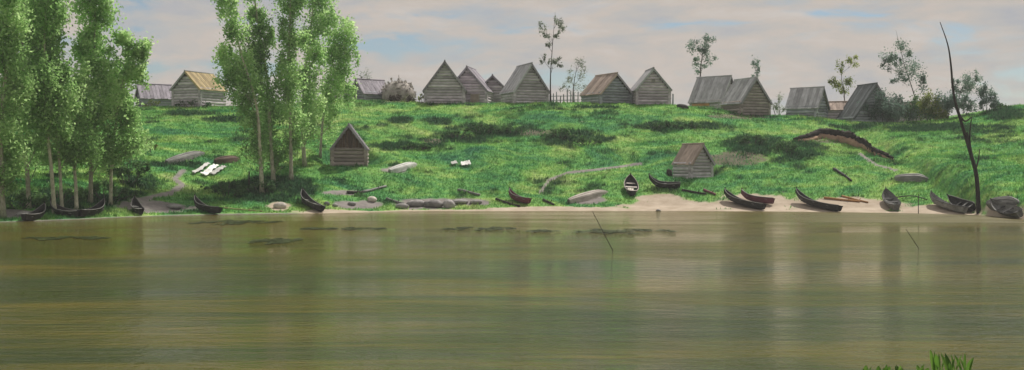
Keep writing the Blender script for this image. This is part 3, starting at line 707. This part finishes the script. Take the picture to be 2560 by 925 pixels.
bush('brush_pile', 'brown heap of brushwood in front of the haystack', 1003, 252, 70, 20, M['twig_brown'], 62, Y=148.2, tone=.4, size=.2, dens=1.6, cat='brushwood')
bush('crest_bush', 'yellowish small bush at the left corner of the steep-gabled house', 1054, 262, 22, 26, M['leaf_olive'], 63, Y=147.5, tone=.7, size=.15)

# haystack
p = hb(996, 151)
T = thing('haystack', 'grey domed haystack left of the steep-gabled log house', 'haystack', p)
rg = np.random.default_rng(5); V = []; Q = []
nr_, ns_ = 12, 26
for i in range(nr_):
    a = i/(nr_-1); rr_ = 1.95*(1-a**3.2)**0.55*(0.94+0.12*math.sin(a*3)); z = -0.1+2.95*a
    for k in range(ns_):
        th = 2*math.pi*k/ns_; j = 1+0.09*(rg.random()-.5)
        V.append((rr_*j*math.cos(th), rr_*j*math.sin(th), z+0.08*(rg.random()-.5)))
for i in range(nr_-1):
    for k in range(ns_): Q.append((i*ns_+k, i*ns_+(k+1) % ns_, (i+1)*ns_+(k+1) % ns_, (i+1)*ns_+k))
link('hay_body', mesh_np('hay_body', V, Q, None, M['straw'], True), T)
CL = []
for k in range(70):
    th = rg.uniform(0, 6.28); a = rg.uniform(.05, .97); rr_ = 1.95*(1-a**3.2)**0.55
    CL.append(((rr_*math.cos(th), rr_*math.sin(th), 2.95*a), (.4, .4, .4), 30, .5))
tag(leaves(CL, .2, M['hay_loose'], 'loose_hay', 8, T), kind='stuff')
MB().tube([(0, 0, 0), (0.05, 0, 3.5)], [.05, .03], 6).build('pole', M['bark_grey'], T)

# fence by the thin tree
T = thing('fence', 'dark uneven picket fence between the thin tree and the low bluish house', 'fence', hb(1410, 148.8))
rnd = random.Random(3)
for k in range(9):
    x = -1.7+k*0.42; hgt = rnd.uniform(1.0, 1.75)
    o_ = MB().tube([(0, 0, -.2), (rnd.uniform(-.06, .06), 0, hgt)], [.09, .06], 6).build('post', M['log_blue'], T)
    o_.location = (x, 0, 0)
for z in (.45, .95): MB().tube([(-1.9, .1, z), (1.9, .1, z+.05)], [.05, .05], 6).build('rail', M['log_blue'], T)

def place(o_, P_, dr, up=None, rz=0):
    """matrix with local X along dr, local Z near up"""
    x = Vector(dr).normalized(); u = Vector(up or (0, 0, 1))
    y = u.cross(x).normalized(); z = x.cross(y)
    o_.matrix_world = Matrix.Translation(P_) @ Matrix((x, y, z)).transposed().to_4x4()
def nrm(x, y):
    e = .6
    return Vector((gz(x-e, y)-gz(x+e, y), gz(x, y-e)-gz(x, y+e), 2*e)).normalized()

# ------------------------------------------------------------------ boats
def boat(label, pa, pb, mat, beam=1.15, dep=0.45, turned=False, inner=None, seats=3, raise_=0.35, name='rowing_boat', group='boats drawn up on the shore', roll=0.0, seed=0, maxlen=6.2):
    """pa, pb: ground pixels of stern and bow"""
    A, B = hit(*pa), hit(*pb)
    d = B-A; Ln = d.length
    if Ln > maxlen:
        mid = (A+B)/2; A = mid-d*(maxlen/2/Ln); B = mid+d*(maxlen/2/Ln); Ln = maxlen
    mid = (A+B)/2; mid.z = max(gz(mid.x, mid.y), 0)
    A.z = max(gz(A.x, A.y), -.02); B.z = max(gz(B.x, B.y), -.02); d = B-A
    mid.z = (max(gz(mid.x, mid.y), 0)*2+(A.z+B.z)/2)/3
    T = thing(name, label, 'boat', mid, 0, group)
    up = nrm(mid.x, mid.y) if mid.z > 0.15 else Vector((0, 0, 1))
    if up.z < .5: up = Vector((0, 0, 1))
    n = 15
    V = []; sheerP = ([], []); keelP = []
    for i in range(n):
        s = -1+2*i/(n-1)
        hb_ = beam/2*max(0.05, (1-abs(s)**2.6))**0.75 if s > 0 else beam/2*(1-0.55*abs(s)**2.6)
        zb = dep*(0.85+raise_)*max(0, s)**3 + dep*0.25*max(0, -s)**3
        zt = dep*(1+0.12*s*s) + dep*(0.5+raise_)*max(0, s)**2.6 + dep*0.2*max(0, -s)**2.5
        zt = max(zt, zb+0.12)
        x = s*Ln/2; th = 0.035; f = .66
        ring = [(-hb_, zt), (-f*hb_-.02, zb+.10), (-f*hb_*.8, zb), (f*hb_*.8, zb), (f*hb_+.02, zb+.10), (hb_, zt),
                (max(hb_-th, .01), zt), (max(f*hb_-th, .008), zb+.14), (max(f*hb_*.8-th, .006), zb+.05), (-max(f*hb_*.8-th, .006), zb+.05), (-max(f*hb_-th, .008), zb+.14), (-max(hb_-th, .01), zt)]
        V += [(x, y, z) for y, z in ring]
        sheerP[0].append((x, -hb_, zt)); sheerP[1].append((x, hb_, zt)); keelP.append((x, 0, zb-.02))
    m_ = 12
    Q = [(i*m_+k, (i+1)*m_+k, (i+1)*m_+(k+1) % m_, i*m_+(k+1) % m_) for i in range(n-1) for k in range(m_)]
    st = [0, 1, 2, 3, 4, 5]
    Fc = [tuple(q) for q in Q] + [tuple(st)[::-1]] + [tuple((n-1)*m_+k for k in st)]
    Fc += [(5, 6, 7, 8, 9, 10, 11, 0)]
    hull = link('hull', mesh_py('hull', V, Fc, mat), T)
    for side in (0, 1): MB().tube(sheerP[side], [.035]*n, 5).build('gunwale', mat if turned else (inner or M['boat_grey']), T)
    MB().tube(keelP, [.03]*n, 5).build('keel', mat, T)
    if not turned:
        for k in range(seats):
            x = Ln*(-.30+.28*k); s = 2*x/Ln
            hb_ = beam/2*max(0.05, (1-abs(s)**2.6))**0.75 if s > 0 else beam/2*(1-0.55*abs(s)**2.6)
            MB().box((x, 0, dep*.72), (.24, hb_*1.86, .04)).build('thwart', inner or M['boat_grey'], T)
        MB().box((0, 0, .065), (Ln*.6, beam*.42, .025)).build('floor_board', inner or M['boat_grey'], T)
        bx = V[(n-1)*m_]
        MB().tube([(bx[0]-.02, 0, dep*(.8+raise_)), (bx[0]+.04, 0, bx[2]+.16)], [.06, .045], 6).build('stem_post', mat, T)
    place(T, mid, d, up)
    if turned:
        T.matrix_world = T.matrix_world @ Matrix.Translation((0, 0, dep*1.02)) @ Matrix.Rotation(math.pi, 4, 'X')
    elif roll:
        T.matrix_world = T.matrix_world @ Matrix.Translation((0, 0, abs(math.sin(roll))*beam*.28)) @ Matrix.Rotation(roll, 4, 'X')
    return T
boat('black boat with raised bow lying on the bank below the birches beside the shed', (803,531), (748,500), M['tar'], roll=.3, raise_=.7)
boat('black boat at the water edge left of those birches, bow to the left', (548,538), (480,522), M['tar'], beam=1.0, roll=.25, raise_=.8)
boat('small dark boat with its bow up on the grey sand, right of the left birches', (352,539), (333,520), M['tar'], beam=.9, raise_=.6, maxlen=4.2)
boat('dark boat half hidden at the water below the left birches, bow to the right', (200,545), (262,532), M['tar'], beam=1.0, roll=-.2, raise_=.8)
boat('dark boat lying left of it at the foot of the left birches', (195,545), (125,532), M['tar'], beam=1.0, raise_=.5, maxlen=4.5)
boat('dark boat nearest the left edge, lying on grey mud', (60,556), (112,541), M['tar'], beam=1.0, raise_=.6, maxlen=4.6)
boat('long upturned grey boat on the slope right of the left birches', (415,412), (512,384), M['boat_grey'], turned=True, beam=1.2, raise_=.1, dep=.5)
boat('upturned brown boat above the white cloths, beside the birches', (537,408), (600,398), M['boat_brown'], turned=True, beam=1.3, dep=.5, raise_=.1)
boat('whitish upturned boat lying in the grass right of the brown shed', (968,432), (1048,408), M['boat_white'], turned=True, beam=1.0, dep=.42, raise_=.1, maxlen=4.6)
boat('pale upturned boat on the green bank at the middle of the shore', (1422,507), (1520,480), M['boat_pale'], turned=True, beam=1.2, dep=.48, raise_=.1)
boat('maroon-brown boat on the grass at the middle of the shore', (1322,514), (1268,497), M['boat_red'], beam=1.0, roll=.4, maxlen=4.2)
boat('black boat with pale inside, pulled up pointing straight up the slope', (1580,492), (1574,458), M['tar'], beam=1.35, dep=.5, inner=M['boat_pale'], raise_=.3, maxlen=4.6)
boat('slim black boat lying across the slope under the grey shed', (1700,472), (1622,466), M['tar'], beam=.9, raise_=.9, roll=.15)
boat('black boat on the sand with raised left bow, left of the two beach boats', (1908,526), (1806,498), M['tar'], beam=1.2, inner=M['boat_grey'], roll=.32, raise_=.6, maxlen=6)
boat('maroon boat lying close behind the left beach boat', (1932,514), (1850,500), M['boat_red'], beam=1.0, roll=.5, maxlen=4.2)
boat('big black boat with the highest bow at the middle of the sandy beach', (2098,531), (1984,502), M['tar'], beam=1.2, roll=.3, raise_=.95, maxlen=6.4)
boat('grey boat seen end on at the water, left of the stake', (2242,528), (2215,497), M['boat_grey'], beam=1.3, dep=.5, inner=M['tar'], raise_=.4, maxlen=4.8)
boat('long grey boat on the beach with bow to the left, right of the stake', (2412,536), (2320,507), M['boat_grey'], beam=1.1, inner=M['tar'], roll=.35, raise_=.6, maxlen=6)
boat('upturned grey boat on the grass above the right end of the beach', (2238,449), (2322,447), M['boat_grey'], turned=True, beam=1.2, dep=.5, raise_=.1, maxlen=4)
boat('dark boat with upright bow just left of the dead tree trunk', (2440,524), (2388,512), M['tar'], beam=1.1, inner=M['boat_grey'], raise_=1.0, roll=.1, maxlen=4)
boat('grey boat lying at the right edge of the picture, bow left', (2562,548), (2490,525), M['boat_grey'], beam=1.2, inner=M['tar'], roll=.4, raise_=.5, maxlen=5)
boat('upturned grey-green boat behind it at the right edge', (2475,513), (2550,507), M['boat_grey'], turned=True, beam=1.3, dep=.55, raise_=.1, maxlen=4)

# ------------------------------------------------------------------ logs, boards, poles
def logthing(name, label, pa, pb, r, mat, cat='log', bend=0.0, group=None):
    A, B = hit(*pa), hit(*pb); m_ = (A+B)/2
    T_ = thing(name, label, cat, (m_.x, m_.y, gz(m_.x, m_.y)), 0, group)
    P_ = []
    for k in range(7):
        q = A.lerp(B, k/6); q.z = max(gz(q.x, q.y), 0)+r*.75+bend*math.sin(k/6*math.pi); P_.append(q-T_.location)
    MB().tube(P_, [r*(1-.05*k) for k in range(7)], 8).build('log_body', mat, T_, True)
    mb = MB(); q = P_[4]; mb.tube([q, q+Vector((.12, -.1, r+.15))], [r*.35, r*.2], 5); mb.build('branch_stub', mat, T_)
    return T_
logthing('driftwood_log', 'short dark log with upturned end in the grass below the brown shed', (868,484), (905,484), .16, M['bark_dark'])
logthing('driftwood_log', 'long grey log lying in the grass right of that dark log', (905,483), (965,468), .14, M['boat_grey'])
logthing('driftwood_log', 'black log lying at an angle on yellowish grass, lower left of the maroon-brown boat', (1240,500), (1300,518), .13, M['bark_dark'])
logthing('driftwood_log', 'short dark log between the maroon-brown boat and the pale upturned boat', (1358,502), (1385,514), .13, M['bark_dark'])
logthing('driftwood_log', 'dark plank-like log on the grass high above the beach', (2085,425), (2128,455), .15, M['tar'])
logthing('driftwood_log', 'thin dark log on the sand below the grey shed', (1705,478), (1765,487), .13, M['bark_dark'])
logthing('driftwood_log', 'purplish log right of the thin dark log below the grey shed', (1760,478), (1790,490), .15, M['boat_red'])
logthing('driftwood_log', 'orange-brown curved log on the sand behind the big black boat', (2060,497), (2150,506), .12, M['orange_board'])
logthing('driftwood_log', 'orange-brown log farther up the sand, above the curved one', (2105,492), (2170,508), .10, M['orange_board'])
logthing('driftwood_log', 'grey log on the mud below the brown shed, left end of the stones', (965,500), (1010,512), .15, M['boat_grey'])
logthing('driftwood_log', 'grey log higher in the grass above the stones', (1145,478), (1200,490), .15, M['boat_grey'])
logthing('driftwood_log', 'tan root-like branch at the water edge below the birches', (560,522), (655,530), .08, M['roof_ochre'], cat='branch')
logthing('driftwood_log', 'dark pole propped from the end-on boat towards the long grey boat', (2228,497), (2318,501), .06, M['tar'], cat='pole', bend=.35)

def stake(name, label, P0, P1, r0, r1, mat, cat, mid=None):
    T_ = thing(name, label, cat, P0)
    pts = [Vector((0, 0, 0))-(P1-P0).normalized()*.35, Vector((0, 0, 0)), (mid-P0) if mid else (P1-P0)*.5, P1-P0]
    MB().tube(pts, [r0, r0, (r0+r1)/2, r1], 6).build('shaft', mat, T_)
    return T_
def water_pt(px, row): Y = F*CH/(row-YH); return Vector(((px-1280)*Y/F, Y, 0))
A = water_pt(1532, 626); stake('leaning_stick', 'thin dark stick leaning left out of the water at the middle', A, ray(1481, 528, A.y), .022, .012, M['bark_dark'], 'stick')
A = water_pt(2297, 621); stake('leaning_stick', 'short thin stick leaning left out of the water at right', A, ray(2265, 573, A.y), .02, .012, M['bark_dark'], 'stick')
A = water_pt(2296, 534); stake('mooring_stake', 'thin upright stake at the water between the two grey boats', A, ray(2296, 484, A.y), .04, .03, M['bark_grey'], 'stake')
A = hit(681, 478); A = hit(622, 472); stake('mooring_stake', 'short dark post at the left foot of the middle birches', A, ray(623, 428, A.y), .09, .07, M['bark_dark'], 'post')
A = hb(1682, 148.2); stake('gate_post', 'lone dark post right of the pointed grey house', A, A+Vector((.03, 0, 1.45)), .11, .09, M['log_blue'], 'post')
A = hit(1673, 437); T = thing('tree_stump', 'dark round stump at the left corner of the grey shed', 'stump', A)
MB().tube([(0, 0, -.2), (0, 0, .15), (0.03, 0, .5)], [.38, .3, .27], 9).build('stump_body', M['bark_dark'], T, True)
MB().tube([(0, 0, .5), (0.03, 0, .53)], [.22, .2], 9).build('cut_face', M['boat_brown'], T)
boat('dark upturned boat resting on the crest between pointed house and big barn', (1692,268), (1722,272), M['tar'], turned=True, beam=1.0, dep=.4, raise_=.1, maxlen=2.6, group='boats drawn up on the shore')

# dead tree at the right
base = hit(2447, 531); Y = base.y
T = thing('dead_tree', 'bare black dead tree with a thin leaning top, right end of shore', 'tree', base)
def rel(px, row): return ray(px, row, Y)-base
mb = MB()
mb.tube(spline([Vector((0, 0, -.3)), rel(2441,440), rel(2424,375), rel(2400,295), rel(2384,235), rel(2377,160), rel(2369,110), rel(2350,55)], 28), list(np.linspace(.20, .03, 29)), 7)
mb.build('trunk', M['bark_dark'], T, True)
MB().tube(spline([rel(2434,410), rel(2424,350), rel(2429,292)], 8), list(np.linspace(.12, .04, 9)), 6).build('limb', M['bark_dark'], T, True)
MB().tube(spline([rel(2426,385), rel(2420,350), rel(2418,330)], 8), list(np.linspace(.13, .07, 9)), 6).build('limb', M['bark_dark'], T, True)
MB().tube(spline([rel(2397,284), rel(2412,303), rel(2430,292)], 8), list(np.linspace(.10, .05, 9)), 6).build('limb', M['bark_dark'], T, True)
MB().tube(spline([rel(2438,425), rel(2446,400), rel(2449,372)], 8), list(np.linspace(.09, .03, 9)), 6).build('limb', M['bark_dark'], T, True)

# linen bleaching on the grass
GLi = 'white cloths spread on the grass'
for i, (a, b_, w, lab) in enumerate([((483,438),(522,414),.35,'narrow leftmost white cloth spread on the grass left of the birches'), ((508,442),(540,418),.6,'middle white cloth spread on the grass left of the birches'), ((530,441),(560,421),.5,'rightmost white cloth spread on the grass left of the birches'), ((1128,414),(1142,411),.5,'small white cloth in the grass right of the whitish upturned boat'), ((1152,415),(1176,412),.6,'slightly larger white cloth right of the small one in the grass')]):
    A, B = hit(*a), hit(*b_); d_ = (B-A); sx = Vector((d_.y, -d_.x, 0)).normalized()
    V = []; n, m_ = 14, 6
    for k in range(n+1):
        for j in range(m_+1):
            q = A+d_*(k/n)+sx*(w*(j/m_-.5)*(1+.15*math.sin(k*1.3+i)))
            V.append((q.x-A.x, q.y-A.y, gz(q.x, q.y)-A.z+.22+.05*math.sin(k*1.7+j*2+i)))
    Q = [(k*(m_+1)+j, (k+1)*(m_+1)+j, (k+1)*(m_+1)+j+1, k*(m_+1)+j+1) for k in range(n) for j in range(m_)]
    o_ = link('linen_cloth', mesh_np('linen_cloth', V, Q, None, M['linen'], True), None, A)
    sm = o_.modifiers.new('thickness', 'SOLIDIFY'); sm.thickness = .03
    tag(o_, lab, 'cloth', GLi)

# stones on the mud
GS = 'grey stones along the water'
st_ = [(700,520,34,15,'pale round boulder on the shore below the middle birches'),(817,513,16,9,'dark-based stone nearest the black boat below the birches'),(838,516,14,7,'small stone second right of that black boat'),(930,503,26,12,'pale stone left of the row of grey stones'),(1005,520,36,12,'first low grey stone of the row at the water'),(1040,515,48,16,'second grey stone of the row, broad and low'),(1085,517,50,18,'third and largest grey stone of the row'),(1122,519,32,20,'dark rounded stone ending the row at the right'),(1150,508,40,10,'flat grey stone higher up behind the row end'),(1190,508,34,9,'flat grey stone farthest right above the row'),(880,512,22,8,'low grey stone between the black boat and the row'),(1646,529,14,6,'small dark stone at the sand edge below the grey shed'),(60,540,40,12,'flat grey stone near the left edge by the water'),(435,520,40,9,'flat grey stone on the mud left of the black boat')]
for i, (px, row, w, h, lab) in enumerate(st_):
    A = hit(px, row); s = A.y/F; rg = np.random.default_rng(100+i); V = []; Q = []
    for a in range(7):
        ph = -math.pi/2+math.pi*a/6
        for k in range(12):
            th = 2*math.pi*k/12; j = 1+.22*(rg.random()-.5)
            V.append((w*s/2*math.cos(ph)*math.cos(th)*j, w*s*.4*math.cos(ph)*math.sin(th)*j, h*s*(.35+.65*math.sin(ph)*j)))
    Q = [(a*12+k, a*12+(k+1) % 12, (a+1)*12+(k+1) % 12, (a+1)*12+k) for a in range(6) for k in range(12)]
    tag(link('boulder', mesh_np('boulder', V, Q, None, M['boat_pale'] if i in (0, 3) else M['stone'], True), None, A, (0, 0, rg.uniform(-.4, .4))), lab, 'stone', GS)

# eroded bank: a broken turf lip over bare soil
def soil(name, c1, c2):
    return wood(name, c1, tuple((a+b)/2 for a, b in zip(c1, c2)), c2, .95, (2.5, 2.5, 2.5), .8)
M['soil_dark'] = soil('dark_turf_edge', (.022,.018,.015), (.06,.05,.04)); M['soil_peach'] = soil('bare_clay', (.28,.18,.12), (.42,.29,.20))
line = [(1985,352),(2015,350),(2050,342),(2080,346),(2110,352),(2140,362),(2170,378),(2200,392),(2235,402)]
Wp = spline([hit(*q) for q in line], 48)
rg = np.random.default_rng(9)
def strip(prof, name, mat, parent, jit):
    V = []; Q = []; m_ = len(prof)
    for i, q in enumerate(Wp):
        fade = math.sin(math.pi*min(max(i/(len(Wp)-1), .03), .97))**.5
        g_ = gz(q.x, q.y)
        for (dy, dz) in prof:
            V.append((q.x+jit*(rg.random()-.5), q.y+dy*fade+jit*(rg.random()-.5), g_+dz*fade+jit*.5*(rg.random()-.5)))
    Q = [(i*m_+k, (i+1)*m_+k, (i+1)*m_+(k+1) % m_, i*m_+(k+1) % m_) for i in range(len(Wp)-1) for k in range(m_)]
    return link(name, mesh_np(name, V, Q, None, mat), parent)
T = link('eroded_bank', None); tag(T, 'broken bank of bare earth on the slope at right', None, None, 'structure')
strip([(-1.3, -.45), (-1.1, .12), (-.6, .40), (.1, .5), (.1, -.4)], 'clay_face', M['soil_peach'], T, .3)
strip([(-.68, .32), (-.8, .75), (-.3, 1.1), (.7, .95), (1.3, .2), (.2, .1)], 'turf_lip', M['soil_dark'], T, .42)

# floating weed on the water
for i, (px, row, w, h, lab) in enumerate([(1500,578,330,17,'long dark mat of floating weed at the middle of the river'), (690,602,110,20,'dark mat of floating weed in front of the middle birches'), (860,572,200,10,'thin drift of floating weed left of the long mat'), (1200,572,170,11,'narrow floating weed joining the long mat at its left'), (590,556,190,16,'dark weed along the shallow water below the middle birches'),(160,596,200,10,'thin dark weed drift below the left birches')]):
    A = water_pt(px, row); s = A.y/F; dY = (water_pt(px, row-h/2).y-water_pt(px, row+h/2).y)
    CL = []; rg = np.random.default_rng(200+i)
    for k in range(26):
        a = rg.uniform(-1, 1); CL.append(((a*w*s/2, rg.uniform(-1, 1)*dY*.3*(1-a*a*.8), .03), (w*s/12, dY*.22, .02), 80, .55))
    tag(leaves(CL, .34, M['weed_water'], 'floating_weed', 210+i, None, flat=True), lab, 'water weed', kind='stuff').location = A

# water plants at the lower right
GR = 'green water plants at the lower right corner'
for i, (px, row, hgt, nb, lab) in enumerate([(2345,940,72,6,'tallest leafy water plant at the lower right of the picture'),(2378,940,60,6,'second leafy water plant, just right of the tallest'),(2412,940,62,5,'rightmost leafy water plant at the lower right'),(2300,941,36,5,'low water plant left of the tallest one'),(2255,942,34,5,'low water plant, third from the right among the low ones'),(2205,942,34,5,'low water plant with only tips showing, farther left'),(2160,942,32,4,'leftmost low water plant with only tips showing')]):
    A = water_pt(px, row); s = A.y/F; T = thing('water_plant', lab, 'plant', A, 0, GR); rnd = random.Random(300+i)
    for k in range(nb):
        hh = hgt*s*rnd.uniform(.65, 1.0); lx = rnd.uniform(-.35, .35)*hh; ly = rnd.uniform(-.3, .3)*hh; x0 = rnd.uniform(-.1, .1)
        wdt = .022+.035*rnd.random(); V = []; at_ = []; ang_ = rnd.uniform(-.5, .5)
        prof = [(-.25, .3), (0, .45), (.3, .75), (.6, 1), (.82, .7), (1, .04)]
        for q, wf in prof:
            cx = x0+lx*max(q, 0)**1.6; cy = ly*max(q, 0)**1.6; z = hh*q-(.12*hh*max(q-.6, 0))
            for sd_, dz in ((-1, 0), (0, -.012), (1, 0)): V.append((cx+sd_*wdt*wf*math.cos(ang_), cy+sd_*wdt*wf*math.sin(ang_)+dz, z))
        Q = [(r_*3+c_, r_*3+c_+1, (r_+1)*3+c_+1, (r_+1)*3+c_) for r_ in range(5) for c_ in range(2)]
        link('leaf', mesh_np('leaf', V, Q, {'rnd': [rnd.random()]*len(V)}, M['reed'], True), T)

# summer haze in the air over the river and the village
m, t, out = newmat('summer_haze')
pv = N(t, 'ShaderNodeVolumePrincipled'); pv.inputs['Color'].default_value = (0.92, 0.93, 0.95, 1); pv.inputs['Density'].default_value = 0.00036; pv.inputs['Anisotropy'].default_value = 0.2
t.links.new(pv.outputs[0], out.inputs['Volume'])
hz = MB().box((0, 295, 12), (850, 818, 32)).build('haze', m)
tag(hz, 'thin summer haze over the river and village', 'haze', kind='stuff')
